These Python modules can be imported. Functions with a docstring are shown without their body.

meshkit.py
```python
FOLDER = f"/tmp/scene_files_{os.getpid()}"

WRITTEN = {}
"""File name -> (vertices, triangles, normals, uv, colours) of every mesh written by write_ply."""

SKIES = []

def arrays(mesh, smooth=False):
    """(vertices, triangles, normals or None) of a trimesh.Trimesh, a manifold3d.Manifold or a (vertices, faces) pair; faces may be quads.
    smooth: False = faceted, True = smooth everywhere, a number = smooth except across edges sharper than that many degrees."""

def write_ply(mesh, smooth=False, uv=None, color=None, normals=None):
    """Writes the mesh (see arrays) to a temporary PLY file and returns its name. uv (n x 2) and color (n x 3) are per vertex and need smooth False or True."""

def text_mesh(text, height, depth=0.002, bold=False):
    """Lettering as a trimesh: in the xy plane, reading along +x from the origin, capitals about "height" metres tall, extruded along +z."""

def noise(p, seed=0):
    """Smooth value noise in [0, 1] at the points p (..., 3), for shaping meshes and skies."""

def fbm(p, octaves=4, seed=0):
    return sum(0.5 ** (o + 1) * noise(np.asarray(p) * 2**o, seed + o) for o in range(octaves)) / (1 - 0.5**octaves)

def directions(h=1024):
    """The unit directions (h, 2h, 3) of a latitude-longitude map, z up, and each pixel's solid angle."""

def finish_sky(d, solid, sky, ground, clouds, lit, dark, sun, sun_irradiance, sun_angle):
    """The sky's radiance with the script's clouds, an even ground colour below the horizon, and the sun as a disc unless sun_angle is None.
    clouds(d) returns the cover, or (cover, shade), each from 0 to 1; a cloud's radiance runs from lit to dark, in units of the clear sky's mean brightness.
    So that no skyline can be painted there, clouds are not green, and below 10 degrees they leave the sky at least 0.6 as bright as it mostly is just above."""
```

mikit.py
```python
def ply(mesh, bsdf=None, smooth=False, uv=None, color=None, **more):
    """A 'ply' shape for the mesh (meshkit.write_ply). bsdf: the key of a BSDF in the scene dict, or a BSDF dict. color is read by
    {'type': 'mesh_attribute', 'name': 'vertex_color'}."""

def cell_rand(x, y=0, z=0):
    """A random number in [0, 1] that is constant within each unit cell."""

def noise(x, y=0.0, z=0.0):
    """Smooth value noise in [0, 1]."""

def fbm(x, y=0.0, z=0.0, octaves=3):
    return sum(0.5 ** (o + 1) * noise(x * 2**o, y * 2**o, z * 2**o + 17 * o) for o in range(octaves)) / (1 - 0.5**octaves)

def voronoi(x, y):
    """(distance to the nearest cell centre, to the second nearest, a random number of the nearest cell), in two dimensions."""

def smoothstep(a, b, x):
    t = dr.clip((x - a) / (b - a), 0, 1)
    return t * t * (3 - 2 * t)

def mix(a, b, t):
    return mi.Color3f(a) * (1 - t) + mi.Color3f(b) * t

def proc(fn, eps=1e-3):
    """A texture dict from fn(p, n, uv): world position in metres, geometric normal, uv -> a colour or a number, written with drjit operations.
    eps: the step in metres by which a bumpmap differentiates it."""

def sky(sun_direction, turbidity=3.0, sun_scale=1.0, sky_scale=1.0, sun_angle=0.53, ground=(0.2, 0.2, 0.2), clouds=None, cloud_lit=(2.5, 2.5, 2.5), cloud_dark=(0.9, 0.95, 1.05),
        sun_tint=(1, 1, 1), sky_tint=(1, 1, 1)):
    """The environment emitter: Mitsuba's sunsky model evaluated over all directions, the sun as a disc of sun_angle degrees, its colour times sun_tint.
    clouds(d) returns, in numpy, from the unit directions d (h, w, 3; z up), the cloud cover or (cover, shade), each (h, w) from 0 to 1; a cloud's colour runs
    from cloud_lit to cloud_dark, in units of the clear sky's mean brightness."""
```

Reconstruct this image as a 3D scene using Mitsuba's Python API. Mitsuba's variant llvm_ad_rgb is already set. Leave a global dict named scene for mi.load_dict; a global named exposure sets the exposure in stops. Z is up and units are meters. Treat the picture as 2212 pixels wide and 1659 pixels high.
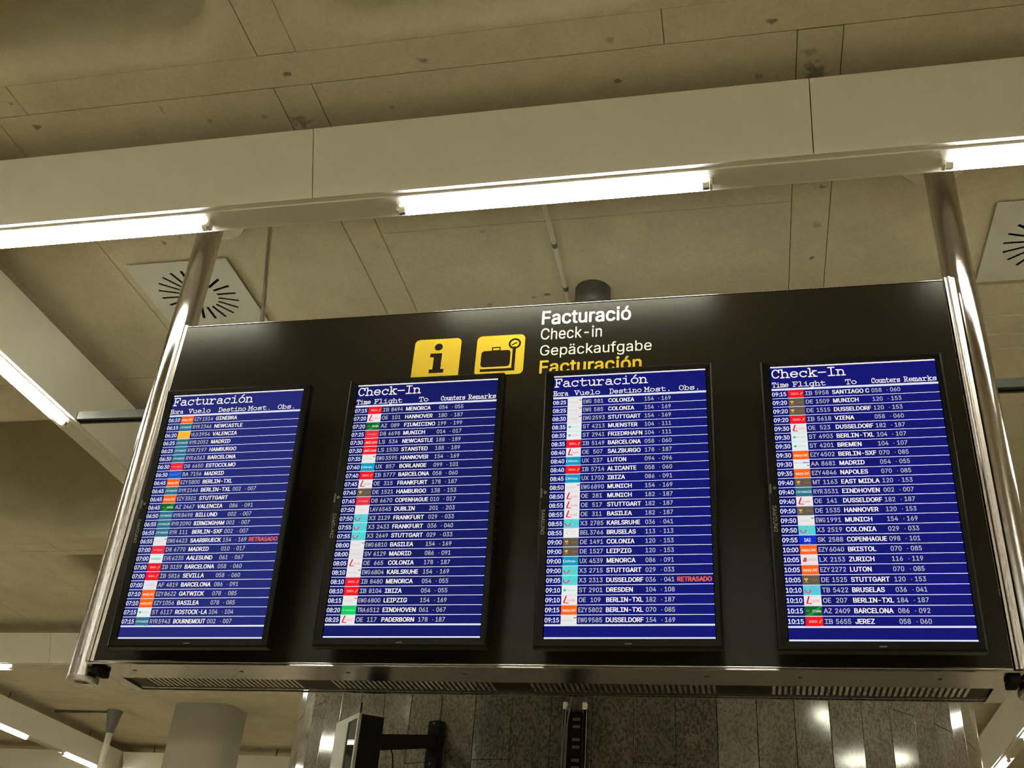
import math, random
import numpy as np
import trimesh
import drjit as dr
import mitsuba as mi
import mikit, meshkit
from shapely import affinity
from shapely.geometry import LineString, Point, Polygon, box as sbox
from shapely.ops import unary_union

T = mi.ScalarTransform4f
scene, labels = {"type": "scene"}, {}
random.seed(7)
RNG = np.random.default_rng(7)

# ------------------------------------------------------------------ camera, light level
CAM = np.array([2.43948, -3.53693, 1.61630])
FWD = np.array([-0.20442698, 0.82633135, 0.52477243])
RIGHT = np.array([0.97781077, 0.19745118, 0.06999377])
UP = np.cross(RIGHT, FWD)
scene["camera"] = {
    "type": "perspective", "fov_axis": "x", "fov": math.degrees(2 * math.atan(1106 / 2267.87)),
    "near_clip": 0.05, "far_clip": 100.0,
    "to_world": T().look_at(origin=CAM.tolist(), target=(CAM + FWD).tolist(), up=UP.tolist()),
}
exposure = 0.0
LAMP = [74.5, 74.0, 57.5]          # radiance of the ceiling tubes


def lin(c):
    c = np.asarray(c, float) / 255.0
    return [float(x) for x in np.where(c <= 0.04045, c / 12.92, ((c + 0.055) / 1.055) ** 2.4)]


# ------------------------------------------------------------------ materials
def rgb(c):
    return {"type": "rgb", "value": [float(x) for x in c]}


def two(b):
    return {"type": "twosided", "bsdf": b}


STAINS = [  # x, y, rx, ry, strength on the ceiling plane
    (0.657, -0.740, .020, .014, .75), (1.257, -0.732, .026, .018, .6), (2.655, -0.732, .026, .016, .7), (-0.631, -0.600, .024, .017, .75),
    (2.037, -0.513, .018, .014, .75), (2.03, -0.731, .022, .022, .35), (0.012, -0.62, .010, .03, .35), (0.62, -0.470, .050, .045, .6), (2.83, -0.440, .045, .09, .65),
    (2.80, -0.56, .03, .03, .4), (2.60, -0.46, .03, .02, .45), (1.261, 0.361, .02, .02, .3), (1.163, 0.969, .022, .012, .5), (2.863, 0.747, .018, .018, .7), (2.885, 0.235, .022, .018, .75),
    (-0.431, 0.257, .016, .024, .65), (-0.33, 0.22, .016, .02, .4), (1.493, 0.910, .022, .013, .8), (1.42, 0.93, .016, .014, .5), (-0.668, -0.75, .016, .022, .5),
    (0.20, -0.53, .02, .015, .4), (0.46, -0.52, .018, .015, .4), (1.05, -0.5, .016, .012, .35), (-4.15, 8.35, .05, .12, .5), (-4.9, 8.1, .1, .1, .4), (2.87, 0.5, .02, .03, .35)]
SEED = [0.0]


def concrete(base, mottle):
    b = mi.Color3f(*base)

    def fn(p, n, uv):
        x, y, z = p.x, p.y, p.z
        big = mikit.fbm(x * 1.3 + 3, y * 1.3, z * 1.3, 4)
        mid = mikit.fbm(x * 7, y * 7 + 5, z * 7, 3)
        fine = mikit.noise(x * 90, y * 90, z * 90)
        v = 1 + mottle * (1.5 * (big - .5) + .8 * (mid - .5)) + .10 * (fine - .5)
        rag = 1.5 * (mikit.fbm(x * 55, y * 55, 0, 3) - .5)
        d = mi.Float(0)
        for (sx, sy, rx, ry, s) in STAINS:
            q = dr.sqrt(dr.square((x - sx) / rx) + dr.square((y - sy) / ry)) + rag
            d = dr.maximum(d, .8 * s * (1 - mikit.smoothstep(.35, 1.05, q)))
        v = v * (1 - d)
        tint = mikit.smoothstep(.35, .7, mikit.fbm(x * .8 + 11, y * .8 + 3, 0, 2))
        return b * v * (mi.Color3f(1.0, .985, .95) * tint + mi.Color3f(1.0, 1.0, 1.0) * (1 - tint))
    return two({"type": "diffuse", "reflectance": mikit.proc(fn)})


scene["concrete"] = concrete((.50, .45, .34), .20)


def granite_fn(p, n, uv):
    a = dr.atan2(p.x - 1.617, 3.915 - p.y) * 2.24
    u, v = a, p.z
    g1, g2, c1 = mikit.voronoi(u * 190 + 3 * mikit.noise(u * 80, v * 80), v * 130 + 2 * mikit.noise(u * 80 + 9, v * 80))
    g = mikit.fbm(u * 130, v * 85, 0, 3)
    dark = mikit.smoothstep(.42, .70, g)
    c = mikit.mix((.140, .126, .102), (.092, .082, .065), c1)
    c = mikit.mix(c, (.030, .026, .020), dark * .75)
    cl = mikit.fbm(u * 9, v * 9 + 4, 0, 3)
    return c * (.7 + .6 * cl)


scene["granite"] = two({"type": "principled", "base_color": mikit.proc(granite_fn), "roughness": .10, "specular": 1.0})
scene["floor_stone"] = two({"type": "principled", "roughness": .3, "specular": .4, "base_color": mikit.proc(
    lambda p, n, uv: mi.Color3f(.60, .53, .39) * (.85 + .3 * mikit.fbm(p.x * 2, p.y * 2, 0, 3)))})
scene["wall_paint"] = two({"type": "diffuse", "reflectance": rgb((.50, .45, .36))})


def paint_fn(p, n, uv):
    v = .97 + .06 * (mikit.fbm(p.x * 3, p.y * 3, p.z * 3, 3) - .5)
    return mi.Color3f(.78, .742, .635) * v


scene["white_steel"] = two({"type": "roughplastic", "diffuse_reflectance": mikit.proc(paint_fn), "alpha": .35})
scene["diffuser_white"] = two({"type": "diffuse", "reflectance": rgb((.50, .49, .445))})
scene["column_paint"] = two({"type": "diffuse", "reflectance": rgb((.28, .262, .21))})
scene["black_matte"] = two({"type": "diffuse", "reflectance": rgb((.012, .012, .011))})
scene["screen_black"] = {"type": "diffuse", "reflectance": rgb((.006, .006, .007))}
scene["bezel_black"] = two({"type": "roughplastic", "diffuse_reflectance": rgb((.0048, .005, .004)), "alpha": .12, "int_ior": 1.18})
scene["panel_brown"] = two({"type": "roughplastic", "diffuse_reflectance": rgb((.0150, .0120, .0083)), "alpha": .095, "int_ior": 1.22})
scene["chrome"] = two({"type": "roughconductor", "material": "Cr", "alpha": .07, "specular_reflectance": rgb((1.0, .97, .9))})
scene["brushed_steel"] = two({"type": "roughconductor", "material": "Cr", "alpha": .2, "specular_reflectance": rgb((1.0, .97, .9))})
scene["mirror_steel"] = two({"type": "roughconductor", "material": "Cr", "alpha": .035, "specular_reflectance": rgb((1.0, .97, .9))})
scene["dull_steel"] = two({"type": "roughconductor", "material": "Cr", "alpha": .16, "specular_reflectance": rgb((.16, .15, .12))})
scene["dark_metal"] = two({"type": "roughplastic", "diffuse_reflectance": rgb((.035, .034, .028)), "alpha": .25})
scene["grey_plastic"] = two({"type": "roughplastic", "diffuse_reflectance": rgb((.10, .10, .085)), "alpha": .3})
scene["pvc_white"] = two({"type": "roughplastic", "diffuse_reflectance": rgb((.62, .58, .47)), "alpha": .3})
scene["cap_white"] = two({"type": "diffuse", "reflectance": rgb((.80, .72, .58))})
scene["sign_white"] = {"type": "diffuse", "reflectance": rgb((.86, .87, .80))}
scene["sign_yellow"] = {"type": "diffuse", "reflectance": rgb((.66, .455, .048))}
scene["sign_glyph"] = {"type": "diffuse", "reflectance": rgb((.017, .013, .009))}
scene["mark_grey"] = {"type": "diffuse", "reflectance": rgb((.42, .42, .36))}
scene["screw_dark"] = two({"type": "diffuse", "reflectance": rgb((.05, .045, .03))})
scene["silver"] = two({"type": "roughconductor", "material": "Al", "alpha": .18})
scene["silver_paint"] = two({"type": "roughplastic", "diffuse_reflectance": rgb((.42, .42, .38)), "alpha": .15})
scene["dark_glass"] = two({"type": "plastic", "diffuse_reflectance": rgb((.012, .013, .014))})


# ------------------------------------------------------------------ naming and mesh helpers
def numbered(key):
    def taken(k):
        return k in scene or k in labels or any(s.startswith(k + "__") for s in (ROOTS if "__" not in k else ()))
    if not taken(key) and key not in USED:
        USED.add(key)
        return key
    n = COUNT.get(key, 0) + 1
    while f"{key}_{n:03d}" in USED:
        n += 1
    COUNT[key] = n
    USED.add(f"{key}_{n:03d}")
    return f"{key}_{n:03d}"


USED, COUNT, ROOTS = set(), {}, set()


def thing(name, label=None, category=None, group=None, kind=None):
    k = numbered(name)
    d = {}
    if label: d["label"] = label
    if category: d["category"] = category
    if group: d["group"] = group
    if kind: d["kind"] = kind
    labels[k] = d
    return k


def put(key, mesh, bsdf, smooth=False, tw=None, **more):
    """Writes one mesh as the entry key."""
    s = mikit.ply(mesh, bsdf, smooth=smooth, **more)
    if tw is not None:
        s["to_world"] = tw
    scene[key] = s
    return key


def part(parent, name, mesh, bsdf, smooth=False, tw=None, label=None, kind=None, **more):
    key = numbered(parent + "__" + name)
    put(key, mesh, bsdf, smooth, tw, **more)
    if label or kind:
        labels[key] = {k: v for k, v in (("label", label), ("kind", kind)) if v}
    return key


def box(x0, x1, y0, y1, z0, z1, c=0.0):
    if c <= 0:
        return trimesh.creation.box(bounds=[[x0, y0, z0], [x1, y1, z1]])
    pts = []
    for i, (a, b, s) in enumerate(((x0, x1, 0), (y0, y1, 1), (z0, z1, 2))):
        for sx in (0, 1):
            for sy in (0, 1):
                for sz in (0, 1):
                    q = [(x0 + c, x1 - c)[sx], (y0 + c, y1 - c)[sy], (z0 + c, z1 - c)[sz]]
                    q[i] = ((x0, x1), (y0, y1), (z0, z1))[i][(sx, sy, sz)[i]]
                    pts.append(q)
    return trimesh.convex.convex_hull(np.array(pts))


def cyl(p0, p1, r, n=24):
    return trimesh.creation.cylinder(radius=r, segment=[p0, p1], sections=n)


def lathe(prof, n=32):
    """prof: (radius, z) pairs -> a mesh around z."""
    return trimesh.creation.revolve(np.array(prof, float), sections=n)


def moved(m, t=(0, 0, 0), rot=None):
    m = m.copy()
    if rot is not None:
        m.apply_transform(trimesh.transformations.rotation_matrix(rot[0], rot[1]))
    m.apply_translation(t)
    return m


def join(ms):
    return trimesh.util.concatenate(ms)


def flat(poly, y=0.0, depth=.002):
    """A polygon of the xz plane, as a plate whose front lies at y-depth and back at y."""
    ms = [trimesh.creation.extrude_polygon(g, depth, engine="earcut") for g in getattr(poly, "geoms", [poly]) if g.area > 1e-10]
    m = join(ms)
    v = m.vertices
    m = trimesh.Trimesh(np.stack([v[:, 0], y - v[:, 2], v[:, 1]], 1), m.faces, process=False)
    return m


def rrect(x0, x1, y0, y1, r, n=6):
    return sbox(x0 + r, y0 + r, x1 - r, y1 - r).buffer(r, quad_segs=n)


def tube_path(pts, r, n=8):
    ms = [cyl(pts[i], pts[i + 1], r, n) for i in range(len(pts) - 1)]
    ms += [moved(trimesh.creation.icosphere(1, r), q) for q in pts[1:-1]]
    return join(ms)


# ------------------------------------------------------------------ lettering
_G = {}


def glyph(ch, bold):
    """(triangles as n x 3 x 2, advance) of one letter, capitals 1 high."""
    k = (ch, bold)
    if k not in _G:
        def ext(s):
            m = meshkit.text_mesh(s, 1.0, depth=.1, bold=bold)
            return m.bounds[1][0]
        adv = ext("H" + ch + "H") - ext("HH")
        if ch == " ":
            tri = np.zeros((0, 3, 2))
        else:
            m = meshkit.text_mesh(ch, 1.0, depth=.1, bold=bold)
            t = m.triangles
            t = t[(t[:, :, 2] > .05).all(1)][:, :, :2]
            side = (adv - (t[..., 0].max() - t[..., 0].min())) / 2
            t = t - [t[..., 0].min() - side, 0]
            if ch == "I" and bold:            # the screens' face puts serifs on the I
                add = []
                x0, x1 = t[..., 0].min() - .13, t[..., 0].max() + .13
                for z0, z1 in ((0, .15), (.85, 1.0)):
                    add += [[[x0, z0], [x1, z0], [x1, z1]], [[x0, z0], [x1, z1], [x0, z1]]]
                t = np.concatenate([t, np.array(add)])
                t[..., 0] += .11
                adv += .24
            tri = t
        _G[k] = (tri, adv)
    return _G[k]


def text_tris(s, bold=True, track=0.0):
    out, x = [], 0.0
    for ch in s:
        t, a = glyph(ch, bold)
        if len(t):
            out.append(t + [x, 0])
        x += a + track
    return (np.concatenate(out) if out else np.zeros((0, 3, 2))), x - track


def fit_text(s, x0, z0, cap, width=None, bold=True, center=False, track=0.0, heavy=0.0):
    t, w = text_tris(s, bold, track)
    sx = cap if width is None else width / max(w, 1e-6)
    t = t * [sx, cap]
    if center:
        t = t - [w * sx / 2, 0]
    if heavy:                                  # bold strokes, plus the bloom of lit letters put into the shape
        t = np.concatenate([t - [heavy * cap, 0], t + [heavy * cap, 0]])
    return t + [x0, z0]


def arc(cx, cy, rx, ry, a0, a1, n=14):
    a = np.radians(np.linspace(a0, a1, n))
    return [(cx + rx * math.cos(t), cy + ry * math.sin(t)) for t in a]


SLAB = {  # strokes of a typewriter slab face: advance 1, capitals 1, small letters .68
    "F": [[(.12, 0), (.52, 0)], [(.28, 0), (.28, 1)], [(.12, 1), (.9, 1), (.9, .74)], [(.28, .5), (.64, .5)], [(.64, .64), (.64, .36)]],
    "C": [arc(.5, .5, .38, .5, 42, 318, 24), [(.86, .98), (.86, .66)]],
    "H": [[(.22, 0), (.22, 1)], [(.78, 0), (.78, 1)], [(.22, .52), (.78, .52)], [(.06, 0), (.4, 0)], [(.6, 0), (.94, 0)], [(.06, 1), (.4, 1)], [(.6, 1), (.94, 1)]],
    "V": [[(.03, 1), (.38, 1)], [(.62, 1), (.97, 1)], [(.18, 1), (.5, 0), (.82, 1)]],
    "D": [[(.08, 1), (.5, 1)] + arc(.5, .5, .38, .5, 88, -88, 14) + [(.08, 0)], [(.25, 0), (.25, 1)]],
    "M": [[(.03, 1), (.2, 1), (.5, .38), (.8, 1), (.97, 1)], [(.19, 1), (.19, 0)], [(.81, 1), (.81, 0)], [(.03, 0), (.36, 0)], [(.64, 0), (.97, 0)]],
    "O": [arc(.5, .5, .39, .5, 0, 360, 28)],
    "T": [[(.08, .7), (.08, 1), (.92, 1), (.92, .7)], [(.5, 1), (.5, 0)], [(.28, 0), (.72, 0)]],
    "R": [[(.06, 1), (.5, 1)] + arc(.5, .75, .3, .25, 88, -88, 10) + [(.25, .5)], [(.25, 1), (.25, 0)], [(.06, 0), (.44, 0)], [(.5, .5), (.8, 0), (.96, 0)]],
    "I": [[(.18, 1), (.82, 1)], [(.5, 1), (.5, 0)], [(.18, 0), (.82, 0)]],
    "-": [[(.12, .46), (.88, .46)]],
    ".": [[(.49, .03), (.51, .03)]],
    "a": [arc(.46, .48, .28, .2, 145, 0, 10) + [(.74, .1), (.8, 0), (.94, 0)], [(.74, .4), (.45, .4)] + arc(.42, .2, .28, .2, 90, 275, 12) + [(.6, .03), (.74, .16)]],
    "c": [arc(.5, .34, .37, .34, 40, 318, 20), [(.83, .67), (.83, .46)]],
    "t": [[(.34, .92), (.34, .2)] + arc(.54, .2, .2, .2, 180, 280, 8) + [(.88, .1)], [(.1, .66), (.8, .66)]],
    "u": [[(.05, .68), (.21, .68), (.21, .24)] + arc(.44, .24, .23, .24, 180, 270, 8) + [(.55, .01), (.77, .18)], [(.6, .68), (.77, .68), (.77, 0), (.95, 0)]],
    "r": [[(.08, .68), (.3, .68), (.3, 0)], [(.08, 0), (.62, 0)], [(.3, .44), (.46, .6)] + arc(.66, .4, .26, .28, 110, 40, 6)],
    "i": [[(.18, .68), (.5, .68), (.5, 0)], [(.12, 0), (.88, 0)], [(.47, .95), (.51, .95)]],
    "o": [arc(.5, .34, .38, .34, 0, 360, 24)],
    "ó": [arc(.5, .34, .38, .34, 0, 360, 24), [(.44, .86), (.66, 1.06)]],
    "n": [[(.05, .68), (.21, .68), (.21, 0)], [(.05, 0), (.38, 0)], [(.21, .46)] + arc(.5, .42, .28, .26, 140, 0, 10) + [(.78, 0)], [(.62, 0), (.95, 0)]],
    "h": [[(.05, 1), (.21, 1), (.21, 0)], [(.05, 0), (.38, 0)], [(.21, .46)] + arc(.5, .42, .28, .26, 140, 0, 10) + [(.78, 0)], [(.62, 0), (.95, 0)]],
    "e": [[(.13, .36), (.87, .36)] + arc(.5, .34, .37, .34, 5, 322, 22)],
    "k": [[(.06, 1), (.23, 1), (.23, 0)], [(.06, 0), (.36, 0)], [(.23, .26), (.7, .68)], [(.54, .68), (.9, .68)], [(.42, .42), (.78, 0)], [(.6, 0), (.94, 0)]],
    "l": [[(.18, 1), (.5, 1), (.5, 0)], [(.12, 0), (.88, 0)]],
    "s": [arc(.5, .51, .31, .16, 25, 265, 12) + arc(.5, .18, .34, .18, 88, -160, 14), [(.81, .68), (.81, .5)], [(.17, .02), (.17, .22)]],
    "b": [[(.04, 1), (.21, 1), (.21, 0), (.04, 0)], arc(.54, .34, .34, .34, 0, 360, 22)],
    "m": [[(.0, .68), (.13, .68), (.13, 0)], [(.0, 0), (.26, 0)], [(.13, .5)] + arc(.31, .48, .18, .2, 150, 0, 8) + [(.49, 0)], [(.4, 0), (.6, 0)], [(.49, .5)] + arc(.68, .48, .18, .2, 150, 0, 8) + [(.86, 0)], [(.76, 0), (1.0, 0)]],
    "g": [arc(.45, .36, .33, .32, 0, 360, 20), [(.95, .68), (.78, .68), (.78, -.06)] + arc(.5, -.06, .28, .22, 0, -125, 10)],
}


def slab_tris(s, x0, z0, cap, width, weight=.13):
    w = width / len(s)
    out = []
    for i, ch in enumerate(s):
        if ch == " ":
            continue
        polys = []
        for st in SLAB[ch]:
            line = LineString([((i + px) * w, pz * cap) for px, pz in st])
            r = weight * cap / 2 * (1.5 if ch == "." else 1)
            polys.append(line.buffer(r, cap_style=1 if ch == "." else 3, join_style=1, quad_segs=2))
        out.append(poly_tris(unary_union(polys).simplify(.004 * cap)))
    t = np.concatenate(out)
    return t + [x0, z0]


def poly_tris(poly):
    out = []
    for g in getattr(poly, "geoms", [poly]):
        if g.area < 1e-12:
            continue
        v, f = trimesh.creation.triangulate_polygon(g, engine="earcut")
        out.append(np.asarray(v)[np.asarray(f)])
    return np.concatenate(out)


def rect_tris(x0, x1, z0, z1):
    return np.array([[[x0, z0], [x1, z0], [x1, z1]], [[x0, z0], [x1, z1], [x0, z1]]])


class Sheet:
    """Coloured flat pieces of a lit screen, in the screen's own x and z, each a little nearer the viewer."""

    def __init__(self):
        self.v, self.c = [], []

    def add(self, tris, colour, lift):
        if not len(tris):
            return
        t = np.asarray(tris, float)
        a = (t[:, 1, 0] - t[:, 0, 0]) * (t[:, 2, 1] - t[:, 0, 1]) - (t[:, 1, 1] - t[:, 0, 1]) * (t[:, 2, 0] - t[:, 0, 0])
        t = np.where((a < 0)[:, None, None], t[:, ::-1], t)
        p = np.stack([t[..., 0], np.full(t.shape[:2], -lift), t[..., 1]], -1).reshape(-1, 3)
        self.v.append(p)
        self.c.append(np.tile(np.array(lin(colour)) * SCREEN, (len(p), 1)))

    def mesh(self):
        v = np.concatenate(self.v)
        return trimesh.Trimesh(v, np.arange(len(v)).reshape(-1, 3), process=False), np.concatenate(self.c)


SCREEN = 1.0


def lit(parent, name, sheet, tw, weight=.02, label=None):
    m, c = sheet.mesh()
    part(parent, name, m, "screen_black", tw=tw, label=label, color=c,
         emitter={"type": "area", "radiance": {"type": "mesh_attribute", "name": "vertex_color"}, "sampling_weight": weight})


# ------------------------------------------------------------------ the hall: floor, walls, ceiling slab
put("floor", box(-17, 17, -15, 21, -.2, 0), "floor_stone")
labels["floor"] = {"label": "pale stone floor of the departure hall", "category": "floor", "kind": "structure"}
for nm, b in (("wall_left", (-17.2, -17, -15, 21, 0, 6.62)), ("wall_right", (17, 17.2, -15, 21, 0, 6.62)), ("wall_back", (-17, 17, 21, 21.2, 0, 6.62)), ("wall_front", (-17, 17, -15.2, -15, 0, 6.62))):
    put(nm, box(*b), "wall_paint")
    labels[nm] = {"label": "beige painted wall at the end of the hall", "category": "wall", "kind": "structure", "group": "hall walls"}
put("ceiling", box(-17.2, 17.2, -15.2, 21.2, 6.62, 6.8), "concrete")
labels["ceiling"] = {"label": "stained bare concrete ceiling of joints and recessed coffers", "category": "ceiling", "kind": "structure"}

CZ = 5.0
GAP = .0022


def slab(x0, x1, y0, y1, m="concrete", gap=GAP):
    c = .003
    b = box(x0 + gap / 2, x1 - gap / 2, y0 + gap / 2, y1 - gap / 2, CZ, CZ + .12)
    v = b.vertices
    part("ceiling", "panel", box(x0 + gap / 2, x1 - gap / 2, y0 + gap / 2, y1 - gap / 2, CZ, CZ + .12, c), m)


def ring(x0, x1, y0, y1, r, d, n=10):
    x0, x1, y0, y1, r = x0 + d, x1 - d, y0 + d, y1 - d, max(r - d * .4, .05)
    pts = []
    for cx, cy, a in ((x1 - r, y1 - r, 0), (x0 + r, y1 - r, 90), (x0 + r, y0 + r, 180), (x1 - r, y0 + r, 270)):
        pts += [(cx + r * math.cos(math.radians(a + 90 * i / n)), cy + r * math.sin(math.radians(a + 90 * i / n))) for i in range(n + 1)]
    return np.array(pts)


def coffer(x0, x1, y0, y1, hx0, hx1, hy0, hy1, r=.35, m="concrete"):
    """A flat cell x0..x1, y0..y1 with a round-cornered recess hx.., hy.. in it."""
    g = GAP / 2
    hole = Polygon(ring(hx0, hx1, hy0, hy1, r, 0))
    p = trimesh.creation.extrude_polygon(sbox(x0 + g, y0 + g, x1 - g, y1 - g).difference(hole), .03, engine="earcut")
    p.apply_translation((0, 0, CZ))
    part("ceiling", "panel", p, m)
    prof = [(0, 0)] + [(.10 * math.sin(t), .12 * (1 - math.cos(t))) for t in np.linspace(.2, math.pi / 2, 8)] + [(.13, .5), (.16, .95), (.20, 1.18), (.28, 1.28), (.45, 1.30)]
    rings = [np.column_stack([ring(hx0, hx1, hy0, hy1, r, d), np.full(44, CZ + h)]) for d, h in prof]
    n = 44
    v = np.concatenate(rings + [[rings[-1].mean(0)]])
    f = []
    for k in range(len(rings) - 1):
        for i in range(n):
            a, b, c, d = k * n + i, k * n + (i + 1) % n, (k + 1) * n + (i + 1) % n, (k + 1) * n + i
            f += [(a, c, b), (a, d, c)]
    k = (len(rings) - 1) * n
    f += [(k + i, len(v) - 1, k + (i + 1) % n) for i in range(n)]
    part("ceiling", "coffer", trimesh.Trimesh(v, f, process=False), "concrete", smooth=True)


YS = [-15, -11.69, -9.5, -7.32, -5.13, -2.95, -.76, 1.43, 4.14, 6.57, 8.9, 11.2, 13.5, 15.8, 18.0, 21]
S = .087
# columns of cells between joint strips (x ranges); the wide strip carries the beam line to the square column
XC = [(-17, -13.9), (-13.73, -11.7), (-11.53, -9.4), (-9.23, -7.2), (-7.03, -5.02), (-3.9, -1.62), (-1.44, .567), (.741, 2.753), (2.927, 4.94), (5.11, 7.13), (7.30, 9.31), (9.48, 11.5), (11.67, 13.7), (13.87, 17)]
XSTRIP = [(-13.9, -13.73), (-11.7, -11.53), (-9.4, -9.23), (-7.2, -7.03), (-5.02, -3.9), (-1.62, -1.44), (.567, .741), (2.753, 2.927), (4.94, 5.11), (7.13, 7.30), (9.31, 9.48), (11.5, 11.67), (13.7, 13.87)]
for j in range(len(YS) - 1):
    y0, y1 = YS[j] + S, YS[j + 1] - S
    for x0, x1 in XSTRIP:
        if x1 < -13 or (j in (0, 14)):
            slab(x0, x1, y0, y1)
        elif j == 6 and x0 == 2.753:
            slab(x0, x1, -.67, y1)
        else:
            slab(x0, x1, y0, y1)
    for x0, x1 in XC:
        a, b = x0 + .0, x1 - .0
        if j == 6:                                   # the row above the sign
            if x0 == -1.44:
                slab(a, -.80, y0, y1); slab(-.80, b, y0, y1)
            elif x0 == .741:
                slab(a, b, y0, .32); slab(a, b, .32, y1)
            elif x0 == 2.927:
                slab(a, b, y0, -.2); slab(a, b, -.2, y1, "concrete")
            else:
                slab(a, b, y0, y1)
        elif j == 5 and x0 == -1.44:
            coffer(a, b, y0, y1, a + .06, .545, y0 + .06, -.868, .26)
        elif j == 5 and x0 == .741:
            coffer(a, b, y0, y1, .765, 2.35, y0 + .06, -.862, .34)
        elif j == 7 and x0 == -3.9:
            coffer(a, b, y0, y1, -3.83, -1.75, 1.95, 3.97, .45)
        elif j == 8 and x0 == -3.9:
            coffer(a, b, y0, y1, -3.72, -1.75, 4.30, 6.05, .22)
        elif j == 8 and x0 == -7.03:
            coffer(a, b, y0, y1, -6.9, -4.94 - .1, 4.35, 5.85, .2)
        elif j == 7 and x0 == 2.927:
            slab(a, b, y0, 1.66); slab(a, b, 1.66, y1)
        elif j in (0, 9, 10, 11, 12, 13, 14) or abs(x0) > 11 or (x0 > 2 and j > 5):
            slab(a, b, y0, y1)
        else:
            coffer(a, b, y0, y1, a + .08, b - .08, y0 + .08, y1 - .08, .35)
# strips that run across, cut at the joints seen in the photograph
CUT = [-17, -13.3, -9.8, -6.3, -3.52, -.63, 2.24, 5.1, 8.0, 11.0, 14.0, 17]
for j in range(1, len(YS) - 1):
    for k in range(len(CUT) - 1):
        if j == 7 and CUT[k] == 2.24:
            slab(2.24, 2.92, YS[j] - S, YS[j] + S); slab(2.92, CUT[k + 1], YS[j] - S, YS[j] + S)
        else:
            slab(CUT[k], CUT[k + 1], YS[j] - S, YS[j] + S)


# ------------------------------------------------------------------ light channels under the ceiling and their tubes
ZB, ZT, HB, HT = 4.575, 4.86, .079, .202


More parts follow.
